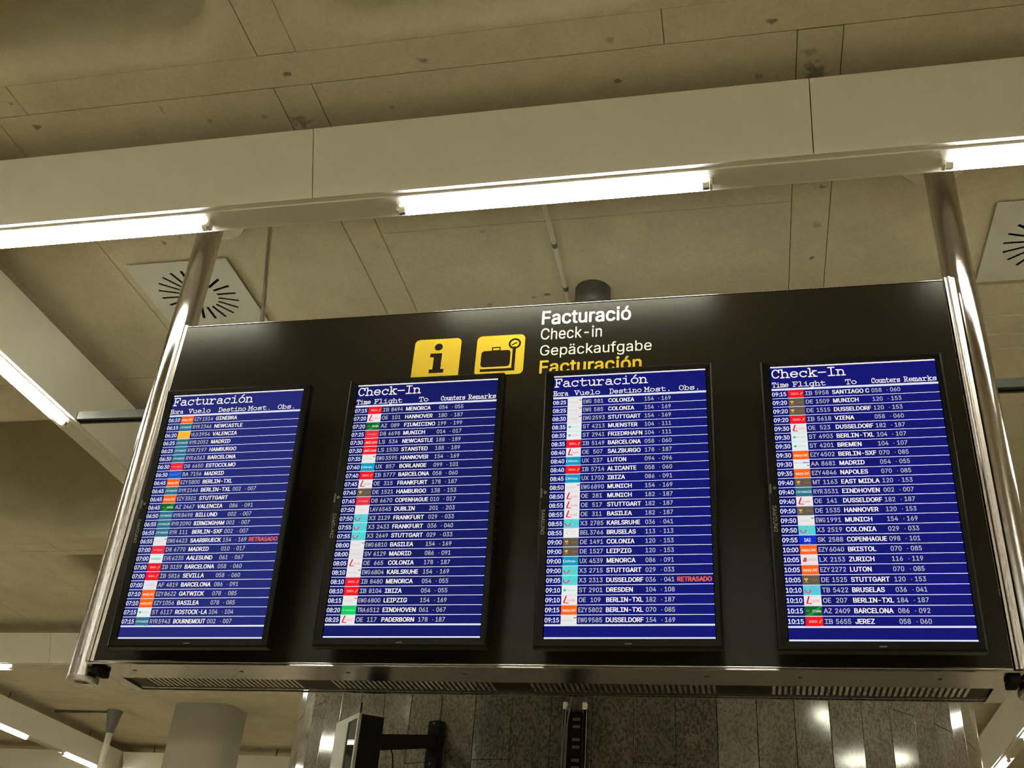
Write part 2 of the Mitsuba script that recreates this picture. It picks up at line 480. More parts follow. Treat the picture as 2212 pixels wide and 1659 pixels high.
def channel(axis, c, a0, a1, label, joints):
    """A trough-shaped steel channel along an axis: slanted cover panels, a bottom tray, a hidden mounting rail."""
    k = thing("light_channel", label, "light fitting")

    def mk(pts, s0, s1):
        """prism of the cross-section pts (across, z) from s0 to s1 along the axis"""
        p = trimesh.creation.extrude_polygon(Polygon(pts), s1 - s0, engine="earcut")
        v = p.vertices
        al, ac, z = v[:, 2] + s0, v[:, 0] + c, v[:, 1]
        if axis == "x":
            w = np.column_stack([al, ac, z]); f = p.faces
        else:
            w = np.column_stack([ac, al, z]); f = p.faces
        m = trimesh.Trimesh(w, f, process=False)
        if m.volume < 0:
            m.invert()
        return m
    cuts = sorted([a0, a1] + [q for q in joints if a0 + .05 < q < a1 - .05])
    for s in (-1, 1):
        for i in range(len(cuts) - 1):
            pts = [(s * HB, ZB), (s * HT, ZT), (s * (HT - .012), ZT), (s * (HB - .012), ZB + .004)]
            part(k, "cover_panel", mk(pts, cuts[i] + .0018, cuts[i + 1] - .0018), "white_steel")
    tray = [(-HB, ZB + .002), (-.052, ZB + .004), (-.047, ZB - .004), (.047, ZB - .004), (.052, ZB + .004), (HB, ZB + .002), (HB - .006, ZB + .016), (-HB + .006, ZB + .016)]
    part(k, "lamp_tray", mk(tray, a0, a1), "white_steel")
    part(k, "lid", mk([(-HT + .016, ZT - .012), (HT - .016, ZT - .012), (HT - .016, ZT - .006), (-HT + .016, ZT - .006)], a0, a1), "white_steel")  # unseen cover, added so the channel keeps its shadow on the ceiling
    for q in np.arange(a0 + .4, a1 - .2, 2.022):
        p0 = (q, c, ZT - .012) if axis == "x" else (c, q, ZT - .012)
        part(k, "hanger", cyl(p0, (p0[0], p0[1], CZ), .008, 8), "dark_metal")
    return k


TR, TL = .0225, 1.238
TZ = ZB - .026


def ribbed(length, fine):
    if not fine:
        return trimesh.creation.cylinder(radius=TR, height=length, sections=12)
    n = int(length / .0105)
    prof = [(0, -length / 2)] + [(TR + (.0016 if i % 2 else -.0010), -length / 2 + length * (i + .0) / n) for i in range(n + 1)] + [(0, length / 2)]
    return lathe(prof, 16)


TUBE = {True: ribbed(TL, True), False: ribbed(TL, False)}


def lamp(axis, c, start, label, group=None, fine=False, off=0.015, weight=1.0):
    k = thing("tube_lamp", label, "lamp", group)
    mid = start + .03 + TL / 2
    rot = (math.pi / 2, [0, 1, 0]) if axis == "x" else (math.pi / 2, [1, 0, 0])
    pos = (mid, c + off, TZ) if axis == "x" else (c + off, mid, TZ)
    part(k, "tube", moved(TUBE[fine], pos, rot), "black_matte", smooth=25,
         emitter={"type": "area", "radiance": rgb(LAMP), "sampling_weight": weight})
    for e in (-1, 1):
        a = mid + e * (TL / 2 + .014)
        q = (a, c + off, TZ) if axis == "x" else (c + off, a, TZ)
        d = np.array((.014, 0, 0) if axis == "x" else (0, .014, 0))
        part(k, "end_cap", cyl(np.array(q) - d, np.array(q) + d, .0195, 16), "silver", smooth=40)
        if fine or True:
            a2 = mid + e * (TL / 2 + .034)
            q = np.array((a2, c + off, TZ + .004) if axis == "x" else (c + off, a2, TZ + .004))
            h = (.006, .017) if axis == "x" else (.017, .006)
            part(k, "lamp_holder", box(q[0] - h[0], q[0] + h[0], q[1] - h[1], q[1] + h[1], q[2] - .018, ZB - .004, .002), "pvc_white")
    return k


JX = [.73 + 2.06 * k for k in range(-10, 10)]
JY = [-7.6 + 1.92 * k for k in range(0, 16)]
channel("x", -.349, -16.5, 16.5, "long white steel light channel in front of the sign's top, crossing the whole photo", JX)
channel("y", -1.522, -.14, 6.03, "white light channel running away from the viewer left of the left steel post", [2.1, 4.12])
channel("x", 6.24, -16.5, 16.5, "white light channel far behind the left post's foot, under a dark gap", [-4.70 + 2.06 * k for k in range(-6, 11)])
channel("y", -7.14, 6.45, 20.5, "white light channel slanting across the bottom left corner of the photo", [9.15 + 2.06 * k for k in range(-2, 6)])
channel("y", 5.22, 6.45, 20.5, "white light channel running away beside the granite column's right edge", JY)
channel("x", 11.75, -16.5, -7.35, "farthest white light channel, a strip in the bottom left corner of the photo", JX)
channel("x", 11.75, -6.93, 5.01, "farthest white light channel, passing behind the square column", JX)
OUT = "white light channel under the ceiling of the hall, out of the photo's frame"
channel("x", -4.90, -16.5, 16.5, OUT, JX[::3]); channel("y", -1.522, -4.69, -.56, OUT, []); channel("y", -1.522, -14.5, -5.11, OUT, [])
channel("y", 5.22, -4.69, -.56, OUT, []); channel("y", 5.22, -.14, 6.03, OUT, []); channel("y", 10.2, -.14, 6.03, OUT, []); channel("y", -7.14, -.14, 6.03, OUT, [])
channel("x", -10.0, -1.23, 16.5, OUT, [])
for k_ in [k for k, d in labels.items() if d.get("label") == OUT]:
    labels[k_]["group"] = "light channels out of frame"

P = 2.18
lamp("x", -.349, 1.094, "lit tube lamp under the channel above the middle of the sign, whole tube in view", fine=True, weight=14)
lamp("x", -.349, 1.094 - P, "lit tube lamp under the front channel, cut by the left edge above a vent", fine=True, weight=12)
lamp("x", -.349, 1.094 + P, "lit tube lamp under the front channel at the photo's right edge, above the right post", fine=True, weight=12)
lamp("y", -1.522, .0, "lit tube lamp slanting down from the left edge, beside the black ceiling rail", fine=True, weight=6)
lamp("x", 6.24, -6.49, "short bright end of a tube lamp at the left edge, beside the left post's foot", fine=True, weight=2)
lamp("y", -7.14, 10.35, "lit tube lamp slanting in the bottom left corner, below the hanging post", fine=True, weight=2)
lamp("y", 5.22, 7.10, "bright end of a tube lamp at the bottom right edge, beside the granite column", fine=True, weight=3)
REST, RG = "glowing white tube lamp under a light channel, out of the photo's frame", "tube lamps out of frame"
for k in range(-6, 7):
    for row, x0 in ((-.349, 1.094), (-4.90, 1.74), (6.24, -6.49), (11.75, -6.5), (-10.0, 1.3)):
        x = x0 + P * k
        if row == -.349 and k in (-1, 0, 1) or row == 6.24 and k == 0 or not -15 < x < 14.5 or row == 11.75 and not -6.7 < x < 3.6 or row == -10 and x < -1.2:
            continue
        if any(x - .25 < q < x + 1.55 for q in (-1.522, 5.22, -7.14)):
            continue
        lamp("x", row, x, REST, RG)
for k in range(-5, 9):
    for cx, y0 in ((-1.522, .0), (5.22, 7.10), (-7.14, 10.35), (10.2, .2)):
        y = y0 + P * k
        if k == 0 and cx in (-1.522, 5.22, -7.14) or not -13 < y < 18:
            continue
        if cx == -1.522 and y > 4.5 or cx == 10.2 and not 0 < y < 4.5 or cx == -7.14 and y < 0 or cx == 5.22 and y < -4.8:
            continue
        if any(y - .25 < q < y + 1.55 for q in (-.349, -4.90, 6.24, 11.75)):
            continue
        lamp("y", cx, y, REST, RG)


# ------------------------------------------------------------------ vents, pipe, speaker, rail on the ceiling
def vent(cx, cy, label):
    k = thing("ceiling_vent", label, "air vent", "square swirl vents in the ceiling")
    plate = sbox(cx - .2985, cy - .2985, cx + .2985, cy + .2985)
    slots = []
    for i in range(20):
        s = affinity.rotate(sbox(cx + .108, cy - .0085, cx + .222, cy + .0085), 18 * i, origin=(cx, cy))
        slots.append(s)
    m = trimesh.creation.extrude_polygon(plate.difference(unary_union(slots)), .004, engine="earcut")
    m.apply_translation((0, 0, CZ - .016))
    part(k, "face_plate", m, "diffuser_white")
    part(k, "plenum", box(cx - .27, cx + .27, cy - .27, cy + .27, CZ - .006, CZ), "black_matte")
    for a in (0, 1, 2, 3):
        dx, dy = ((.28, .0), (-.28, 0), (0, .28), (0, -.28))[a]
        w = (.006, .27) if dx else (.27, .006)
        part(k, "rim", box(cx + dx - w[0], cx + dx + w[0], cy + dy - w[1], cy + dy + w[1], CZ - .012, CZ), "black_matte")
    return k


vent(-.442, .697, "white square swirl vent in the ceiling, partly behind the left steel post")
vent(3.962, .720, "white square swirl vent in the ceiling, cut by the photo's right edge")

k = thing("conduit", "thin pale conduit pipe along the ceiling leading to the dark round speaker", "pipe")
cz = CZ - .028
part(k, "pipe", cyl((1.607, -.1, cz), (1.607, 1.25, cz), .0115, 14), "pvc_white", smooth=40)
for y in (.47, .83, .12, 1.15):
    part(k, "coupling", cyl((1.607, y - .016, cz), (1.607, y + .016, cz), .0135, 14), "grey_plastic", smooth=40)
    part(k, "clip", box(1.607 - .006, 1.607 + .006, y - .045, y - .030, cz, CZ), "grey_plastic")

k = thing("ceiling_speaker", "dark grey round speaker on the ceiling above the sign's lettering", "speaker")
part(k, "housing", moved(lathe([(0, -.14), (.05, -.137), (.078, -.122), (.091, -.095), (.0945, -.06), (.0945, 0), (0, 0)], 40), (1.742, .90, CZ)), "dark_metal", smooth=35)
part(k, "lens", moved(lathe([(0, -.155), (.02, -.152), (.034, -.142), (.036, -.13), (0, -.13)], 24), (1.742, .90, CZ)), "dark_glass", smooth=35)

k = thing("ceiling_rail", "black ceiling rail running behind both steel posts, its left end beside the slanting lamp", "rail")
A, B_ = np.array((-1.283, 1.1, 4.461)), np.array((5.05, 1.1, 4.40))
prof = [(0, 0), (0, .05), (.06, .05), (.06, 0), (.046, 0), (.046, .012), (.014, .012), (.014, 0)]
L_ = float(np.linalg.norm(B_ - A))
m = trimesh.creation.extrude_polygon(Polygon(prof), L_, engine="earcut")
v = m.vertices
d = (B_ - A) / L_
w = A + v[:, 2:3] * d + v[:, 0:1] * np.array((0, 1, 0)) + v[:, 1:2] * np.array((0, 0, 1))
m = trimesh.Trimesh(w, m.faces, process=False)
if m.volume < 0: m.invert()
part(k, "track", m, "dark_metal")
part(k, "end_stop", box(A[0] - .006, A[0], A[1], A[1] + .06, A[2], A[2] + .05), "black_matte")
for x in (.3, 2.4, 4.4):
    z = A[2] + (x - A[0]) * d[2] / d[0] + .05
    part(k, "hanger", cyl((x, 1.13, z), (x, 1.13, CZ), .006, 8), "dark_metal")

k = thing("stay_rod", "thin straight steel rod from the ceiling to the sign's back, right of the left vent", "rod")
part(k, "rod", cyl((.203, .172, CZ), (.291, .205, 4.235), .0105, 14), "chrome", smooth=40)
part(k, "foot", cyl((.2905, .2048, 4.248), (.2912, .2052, 4.236), .02, 14), "brushed_steel", smooth=40)


# ------------------------------------------------------------------ the hanging sign
Z0, Z1, XL, XR = 2.70, 4.253, .0, 3.291
sign = thing("sign_board", "wide dark brown hanging information sign holding the four flight screens", "sign")
part(sign, "face_panel", box(XL + .02, XR - .02, 0, .012, Z0 + .008, Z1 - .004, .002), "panel_brown")
part(sign, "casing", box(XL + .024, XR - .024, .013, .33, Z0 + .045, Z1 - .018, .004), "black_matte")
part(sign, "top_trim", box(XL + .02, XR - .02, -.003, .03, Z1 - .0035, Z1, .001), "chrome", label="thin bright metal edge")
part(sign, "bottom_trim", box(XL + .02, XR - .02, -.004, .012, Z0 + .002, Z0 + .0075, .001), "chrome", label="thin bright metal edge")


def trim(x0, x1, s):
    """Side edge profile: a half-round front bead beside a flat flange."""
    n = 8
    xm = (x0 + x1) / 2
    pts = [(x0, .02), (x0, -.006)] + [(xm - .003 + .008 * math.cos(math.pi - a) + (.0), -.006 - .007 * math.sin(a)) for a in np.linspace(0, math.pi, n)] + [(x1, -.002), (x1, .02)]
    m = trimesh.creation.extrude_polygon(Polygon(pts).buffer(0), Z1 - Z0 - .004 + .008, engine="earcut")
    m.apply_translation((0, 0, Z0 + .004))
    return m


part(sign, "side_trim", trim(XL - .012, XL + .022, 1), "brushed_steel", smooth=50)
part(sign, "side_trim", trim(XR - .014, XR + .024, 1), "brushed_steel", smooth=50)
# underside: polished frame with a sunk plate of slots
fr = sbox(XL - .005, -.002, XR + .01, .345).difference(sbox(XL + .05, .175, XR - .05, .335))
m = trimesh.creation.extrude_polygon(fr, .006, engine="earcut"); m.apply_translation((0, 0, Z0 - .006))
under = part(sign, "underside_frame", m, "mirror_steel", label="polished steel frame under the sign")
for x in (.158, .598, 1.02, 1.46, 1.9, 2.31, 2.62, 3.06):
    part(under, "screw", moved(lathe([(0, -.0015), (.006, -.0015), (.0085, 0), (0, .0)], 16), (x, .075, Z0 - .006)), "screw_dark", smooth=40)
slots = []
for a, b in ((.13, .77), (.90, 1.54), (1.67, 2.36), (2.53, 3.20)):
    n = int((b - a) / .0205)
    slots += [sbox(a + .0205 * i, .192, a + .0205 * i + .0115, .318) for i in range(n)]
m = trimesh.creation.extrude_polygon(sbox(XL + .03, .165, XR - .03, .34).difference(unary_union(slots)), .002, engine="earcut")
m.apply_translation((0, 0, Z0 + .003))
part(sign, "vent_plate", m, "dull_steel", label="slotted vent plate sunk in the underside")
for x0, x1 in ((XL + .002, XL + .034), (XR - .03, XR + .004)):
    part(sign, "rubber_block", box(x0, x1, .02, .11, Z0 - .030, Z0 - .006, .003), "black_matte")

# pictograms and words on the panel
def picto(x0, x1, z0, z1):
    return rrect(x0, x1, z0, z1, .022)


pg = part(sign, "information_pictogram", flat(picto(1.1265, 1.331, 3.900, 4.105)), "sign_yellow", label="yellow square with a dark letter i")
i_poly = unary_union([Point(1.2335, 4.0632).buffer(.0172, quad_segs=10), Polygon([(1.2005, 4.031), (1.2515, 4.031), (1.2515, 3.9515), (1.2655, 3.9515), (1.2655, 3.934), (1.203, 3.934), (1.203, 3.9515), (1.2175, 3.9515), (1.2175, 4.0135), (1.2005, 4.0135)])])
part(pg, "letter", flat(i_poly, -.002, .001), "sign_glyph")
pg = part(sign, "check_in_pictogram", flat(picto(1.400, 1.606, 3.909, 4.106)), "sign_yellow", label="yellow square with a suitcase on a weighing scale")
case = rrect(1.4235, 1.5475, 3.950, 4.0295, .014)
hd = rrect(1.467, 1.5035, 4.02, 4.0475, .003).difference(rrect(1.4715, 1.499, 4.0315, 4.043, .001))
post = unary_union([sbox(1.556, 3.9275, 1.569, 4.045), sbox(1.4235, 3.9275, 1.569, 3.9395)])
dial = Point(1.563, 4.0605).buffer(.0262, quad_segs=12).difference(Point(1.563, 4.0605).buffer(.0185, quad_segs=12))
hand = LineString([(1.5525, 4.0545), (1.570, 4.0645)]).buffer(.0024)
part(pg, "suitcase", flat(unary_union([case, hd]), -.002, .001), "sign_glyph")
part(pg, "weighing_scale", flat(unary_union([post, dial, hand]), -.002, .001), "sign_glyph")


def sign_text(s, x0, x1, z, cap, bold, mat, label):
    m = meshkit.text_mesh(s, 1.0, depth=1.0, bold=bold)
    v = m.vertices.copy()
    lo, hi = v[:, 0].min(), v[:, 0].max()
    x = x0 + (v[:, 0] - lo) / (hi - lo) * (x1 - x0)
    w = np.column_stack([x, -.0018 * v[:, 2], z + cap * v[:, 1]])
    mm = trimesh.Trimesh(w, m.faces, process=False)
    part(sign, "lettering", mm, mat, label=label)


sign_text("Facturació", 1.6715, 2.0462, 4.151, .0655, True, "sign_white", "bold white word Facturació")
sign_text("Check-in", 1.671, 1.9268, 4.0735, .055, False, "sign_white", "white words Check-in")
sign_text("Gepäckaufgabe", 1.6725, 2.1313, 3.9935, .050, False, "sign_white", "white word Gepäckaufgabe")
sign_text("Facturación", 1.6745, 2.0915, 3.9065, .0605, True, "sign_yellow", "bold yellow word Facturación")


# ------------------------------------------------------------------ posts carrying the sign
def post_thing(x, y, label):
    k = thing("steel_post", label, "post")
    r = .060
    part(k, "tube", moved(lathe([(r - .006, 2.664), (r, 2.664), (r, CZ), (r - .006, CZ)], 64), (x, y, 0)), "chrome", smooth=40)
    part(k, "end_cap", moved(lathe([(.028, 2.655), (.034, 2.650), (.058, 2.650), (.061, 2.654), (.061, 2.668), (.058, 2.670), (.028, 2.670)], 48), (x, y, 0)), "brushed_steel", smooth=40)
    part(k, "hole", moved(lathe([(0, 2.668), (.03, 2.668), (.03, 2.672), (0, 2.672)], 24), (x, y, 0)), "black_matte")
    part(k, "ceiling_flange", moved(lathe([(r, CZ - .012), (.150, CZ - .012), (.155, CZ - .006), (.155, CZ), (r, CZ)], 48), (x, y, 0)), "white_steel", smooth=40, label="white round flange at the ceiling")
    for z in (2.95, 4.0):
        s = 1 if x < 1 else -1
        xa, xb = x + s * r * .9, (XL + .024 if s > 0 else XR - .024)
        part(k, "bracket", box(min(xa, xb), max(xa, xb), y - .02, y + .02, z - .03, z + .03), "dark_metal")
    return k


post_thing(-.074, .105, "polished round steel post at the sign's left end, vent behind its top")
post_thing(3.360, .115, "polished round steel post at the sign's right end, near the photo's right edge")


# ------------------------------------------------------------------ flight screens
def star(cx, cz, s):
    return None


W, H = .573, 1.018
V0, DV = .0968, .03428
AIR = {  # plate colour and marks of each operator's tile
    "EZY": ((255, 100, 22), [("easyJet", (255, 226, 205), .34, .08, .84, True)]),
    "RYR": ((46, 112, 136), [("RYANAIR", (205, 228, 228), .26, .16, .80, True)]),
    "VLG": ((250, 186, 52), [("vueling", (226, 176, 70), .26, .2, .6, False)]),
    "D8": ((236, 44, 66), [("norwegian", (255, 168, 160), .22, .16, .70, False)]),
    "BA": ((24, 88, 196), [("BRITISH AIRWAYS", (120, 170, 235), .16, .08, .70, False)]),
    "AZ": ((16, 98, 42), [("Alitalia", (225, 236, 222), .26, .42, .50, True)]),
    "EWG": ((233, 230, 227), [("Eurowings", (196, 190, 200), .20, .06, .66, False)]),
    "EVE": ((226, 240, 238), [("evelop!", (72, 200, 148), .30, .12, .74, True)]),
    "IB": ((236, 22, 42), [("IBERIA", (255, 178, 160), .24, .18, .50, True)]),
    "AF": ((226, 226, 232), [("AIRFRANCE", (206, 200, 210), .22, .14, .70, False)]),
    "ST": ((229, 238, 235), [("Germania", (176, 196, 194), .22, .34, .52, False)]),
    "OE": ((238, 230, 228), [("Lauda", (222, 140, 152), .30, .34, .52, False)]),
    "LS": ((252, 22, 36), [("Jet2.com", (255, 225, 220), .34, .05, .93, True)]),
    "UX": ((10, 152, 192), [("AirEuropa", (214, 240, 244), .26, .16, .66, True)]),
    "DE": ((96, 90, 76), [("Condor", (190, 104, 60), .22, .54, .38, False)]),
    "MT": ((96, 90, 76), [("Condor", (190, 104, 60), .22, .54, .38, False)]),
    "LAV": ((236, 229, 226), [("AlbaStar", (216, 202, 208), .24, .14, .70, False)]),
    "X3": ((84, 214, 212), [("TUI", (178, 140, 178), .30, .58, .28, False)]),
    "TB": ((84, 204, 220), [("TUI", (150, 130, 190), .30, .58, .28, False)]),
    "SV": ((228, 224, 220), [("SAUDIA", (204, 198, 198), .20, .24, .50, False)]),
    "TRA": ((4, 206, 92), [("transavia", (110, 240, 150), .26, .26, .66, True)]),
    "BEL": ((236, 235, 231), [("brussels", (222, 208, 210), .20, .32, .5, False), ("airlines", (222, 208, 210), .20, .42, .38, False)]),
    "AA": ((232, 236, 239), [("American Airlines", (196, 150, 160), .20, .04, .9, False)]),
    "SK": ((8, 46, 196), [("SAS", (240, 244, 250), .40, .28, .40, True)]),
    "LX": ((234, 227, 229), [("SWISS", (206, 142, 156), .26, .38, .56, False)]),
}
DATA = [
 ("es", """06:10|EZY|1514|GINEBRA||
06:15|RYR|2346|NEWCASTLE||
06:20|VLG|3954|VALENCIA||
06:25|RYR|2052|MADRID||
06:25|RYR|7197|HAMBURGO||
06:30|RYR|6363|BARCELONA||
06:30|D8|6650|ESTOCOLMO||
06:30|BA|7156|MADRID||
06:45|EZY|5800|BERLIN-TXL||
06:45|RYR|2146|BERLIN-TXL|002|007
06:45|EZY|3501|STUTTGART||
06:45|AZ|2467|VALENCIA|086|091
06:50|RYR|8498|BILLUND|002|007
06:55|RYR|2090|BIRMINGHAM|002|007
06:55|RYR|111|BERLIN-SXF|002|007
06:55|EWG|4423|SAARBRUECK|154|169|RETRASADO
07:00|D8|6770|MADRID|010|017
07:00|EVE|6235|AALESUND|061|067
07:00|IB|5159|BARCELONA|058|060
07:00|IB|5816|SEVILLA|058|060
07:00|AF|4819|BARCELONA|086|091
07:10|EZY|8622|GATWICK|078|085
07:10|EZY|1056|BASILEA|078|085
07:15|ST|6117|ROSTOCK-LA|104|104
07:15|RYR|5943|BOURNEMOUT|002|007"""),
 ("en", """07:15|IB|8494|MENORCA|054|055
07:20|OE|101|HANNOVER|180|187
07:20|AZ|089|FIUMICINO|199|199
07:25|D8|6698|MUNICH|014|017
07:30|LS|534|NEWCASTLE|188|189
07:30|LS|1530|STANSTED|188|189
07:35|EWG|3595|HANNOVER|154|169
07:40|UX|857|BORLANGE|099|101
07:40|IB|5777|BARCELONA|058|060
07:45|OE|315|FRANKFURT|178|187
07:45|DE|1521|HAMBURGO|138|153
07:45|D8|6670|COPENHAGUE|010|017
07:50|LAV|6545|DUBLIN|201|203
07:50|X3|2129|FRANKFURT|029|033
07:55|X3|2433|FRANKFURT|036|040
07:55|X3|2649|STUTTGART|029|033
08:00|EWG|6810|BASILEA|154|169
08:00|SV|6129|MADRID|086|091
08:05|OE|665|COLONIA|178|187
08:10|EWG|6804|KARLSRUHE|154|169
08:10|IB|8480|MENORCA|054|055
08:10|IB|8104|IBIZA|054|055
08:15|EWG|6800|LEIPZIG|154|169
08:20|TRA|6512|EINDHOVEN|061|067
08:25|OE|117|PADERBORN|178|187"""),
 ("es", """08:25|EWG|581|COLONIA|154|169
08:25|EWG|585|COLONIA|154|169
08:30|EWG|2593|STUTTGART|154|169
08:35|ST|4213|MUENSTER|104|111
08:35|ST|2941|FRIEDRHAFN|104|111
08:35|IB|5149|BARCELONA|058|060
08:40|OE|507|SALZBURGO|178|187
08:40|UX|237|LUTON|094|096
08:40|IB|5714|ALICANTE|058|060
08:45|UX|1702|IBIZA|086|091
08:50|EWG|6890|MUNICH|154|169
08:50|OE|281|MUNICH|182|187
08:55|OE|517|STUTTGART|182|187
08:55|OE|311|BASILEA|182|187
08:55|X3|2785|KARLSRUHE|036|041
08:55|BEL|3766|BRUSELAS|113|113
09:00|DE|1491|COLONIA|120|153
09:00|DE|1527|LEIPZIG|120|153
09:00|UX|4539|MENORCA|086|091
09:00|X3|2715|STUTTGART|029|033
09:05|X3|2313|DUSSELDORF|036|041|RETRASADO
09:10|ST|2901|DRESDEN|104|108
09:10|OE|109|BERLIN-TXL|182|187
09:15|EZY|5802|BERLIN-TXL|070|085
09:15|EWG|9585|DUSSELDORF|154|169"""),
 ("en", """09:15|IB|5958|SANTIAGO C|058|060
09:20|DE|1509|MUNICH|120|153
09:20|DE|1515|DUSSELDORF|120|153
09:20|IB|5618|VIENA|058|060
09:30|OE|523|DUSSELDORF|182|187
09:30|ST|4903|BERLIN-TXL|104|107
09:30|ST|4201|BREMEN|104|107
09:30|EZY|4502|BERLIN-SXF|070|085
09:30|AA|8681|MADRID|054|055
09:35|EZY|4846|NAPOLES|070|085
09:40|MT|1163|EAST MIDLA|120|153
09:40|RYR|3531|EINDHOVEN|002|007
09:40|OE|141|DUSSELDORF|182|187
09:50|DE|1535|HANNOVER|120|153
09:50|EWG|1991|MUNICH|154|169
09:50|X3|2519|COLONIA|029|033
09:55|SK|2588|COPENHAGUE|098|101
10:00|EZY|6040|BRISTOL|070|085
10:05|LX|2153|ZURICH|116|119
10:05|EZY|2272|LUTON|070|085
10:05|DE|1525|STUTTGART|120|153
10:10|TB|5422|BRUSELAS|036|041
10:10|OE|207|BERLIN-TXL|184|187
10:15|AZ|2409|BARCELONA|086|092
10:15|IB|5655|JEREZ|058|060"""),
]
HEAD = {
    "es": ("Facturación", .003, .622, [("Hora", .0, .1010), ("Vuelo", .140, .174), ("Destino", .374, .212), ("Most.", .602, .178), ("Obs.", .826, .138)]),
    "en": ("Check-In", .003, .457, [("Time", .004, .104), ("Flight", .130, .205), ("To", .452, .070), ("Counters", .609, .172), ("Remarks", .801, .195)]),
}
WHITE, GREY, TIME, RULE = (244, 238, 228), (176, 178, 184), (222, 226, 232), (222, 226, 240)


def tile(sh, code, u0, u1, z0, z1):
    """An operator's coloured tile with its mark."""
    bg, words = AIR[code]
    x0, x1 = u0 * W, u1 * W
    w, h = x1 - x0, z1 - z0
    sh.add(rect_tris(x0, x1, z0, z1), bg, .0006)
    zc = (z0 + z1) / 2
    for i, (s, col, cap, fx, fw, bold) in enumerate(words):
        c = cap * h
        zz = zc - c * .5 - (i - (len(words) - 1) / 2) * h * .34
        if code == "AA":
            zz = z0 + h * .58
        sh.add(fit_text(s, x0 + fx * w, zz, c, fw * w, bold), col, .0010)
    add = lambda poly, col: sh.add(poly_tris(affinity.translate(affinity.scale(poly, w, h, origin=(0, 0)), x0, z0)), col, .0010)
    if code == "OE":
        add(LineString([(.30, .92), (.20, .45), (.17, .2), (.42, .17)]).buffer(.045), (214, 40, 66))
    elif code in ("X3", "TB"):
        add(LineString(arc(.27, .62, .17, .42, 190, 350, 12)).buffer(.05), (214, 90, 120))
        add(Point(.5, .86).buffer(.05), (120, 150, 170))
    elif code == "IB":
        add(Polygon([(.74, .32), (.84, .32), (.96, .68), (.86, .68)]), (255, 150, 60))
    elif code in ("DE", "MT"):
        add(unary_union([Point(.17, .62).buffer(.07), Point(.27, .62).buffer(.07), Polygon([(.1, .58), (.34, .58), (.22, .38)])]), (238, 176, 70))
        add(sbox(.12, .26, .32, .34), (205, 140, 80))
    elif code == "ST":
        add(affinity.scale(Point(.2, .5).buffer(.1), 1, 1.4), (96, 190, 160))
    elif code == "EWG":
        add(LineString([(.82, .78), (.88, .7), (.96, .78)]).buffer(.035), (120, 110, 120))
    elif code == "AZ":
        add(Polygon([(0, 0), (.38, 0), (1, .95), (1, 1), (.9, 1)]), (24, 142, 60))
        add(sbox(.1, .46, .26, .56), (150, 150, 90))
    elif code == "UX":
        add(LineString(arc(.1, .5, .05, .16, 60, 300, 8)).buffer(.025), (200, 240, 244))
        add(LineString([(.88, .35), (.97, .6)]).buffer(.02), (80, 210, 220))
    elif code == "RYR":
        add(LineString([(.07, .34), (.1, .64)]).buffer(.025), (190, 190, 110))
    elif code == "TRA":
        add(Point(.14, .5).buffer(.07), (110, 240, 150))
    elif code == "LX":
        add(Polygon([(.1, .28), (.2, .74), (.34, .74), (.34, .28)]), (214, 60, 80))
    elif code == "BA":
        add(LineString([(.72, .56), (.9, .64)]).buffer(.035), (200, 90, 150))
    elif code == "BEL":
        add(Polygon([(.16, .3), (.26, .7), (.3, .7), (.22, .3)]), (226, 190, 190))
    elif code == "AA":
        add(Point(.9, .32).buffer(.07), (120, 128, 140))
        add(sbox(.6, .6, .95, .74), (140, 150, 160))
    elif code == "SK":
        add(sbox(.3, .06, .36, .1), (120, 150, 240)); add(sbox(.5, .06, .66, .1), (120, 150, 240))


MON = [(.1771, 2.7521, .2803), (.9817, 2.7593, .1685), (1.7776, 2.7578, .2631), (2.5836, 2.7532, .1303)]
BLUE = [(34, 40, 116), (17, 23, 98), (14, 20, 112), (15, 18, 112)]
WHICH = ["leftmost", "second from the left", "third from the left", "rightmost"]
MLAB = ["black upright flight screen headed Facturación, leftmost on the sign, first flight 06:10",
        "black upright flight screen headed Check-In, below the yellow pictograms, first flight 07:15",
        "black upright flight screen headed Facturación, below the lettering, first flight 08:25",
        "black upright flight screen headed Check-In, rightmost on the sign, first flight 09:15"]
TILT = math.radians(3.3511)


def frame_mesh():
    """Bezel: a chamfered ring around the picture, 46 mm deep."""
    o, i_ = (-.036, W + .024, -.032, H + .024), (-.0015, W + .0015, -.0015, H + .0015)
    def rc(b, y, d=0.0):
        x0, x1, z0, z1 = b
        return np.array([(x0 + d, y, z0 + d), (x1 - d, y, z0 + d), (x1 - d, y, z1 - d), (x0 + d, y, z1 - d)])
    rings = [rc(i_, .002), rc(i_, -.006, -.001), rc(o, -.0075, .007), rc(o, -.003, .0015), rc(o, .0), rc(o, .040), rc(o, .046, .006), rc(i_, .046, .02)]
    v = np.concatenate(rings)
    f = []
    for k in range(len(rings) - 1):
        for a in range(4):
            p, q = k * 4 + a, k * 4 + (a + 1) % 4
            f += [(p, q, q + 4), (p, q + 4, p + 4)]
    m = trimesh.Trimesh(v, f, process=False)
    return m


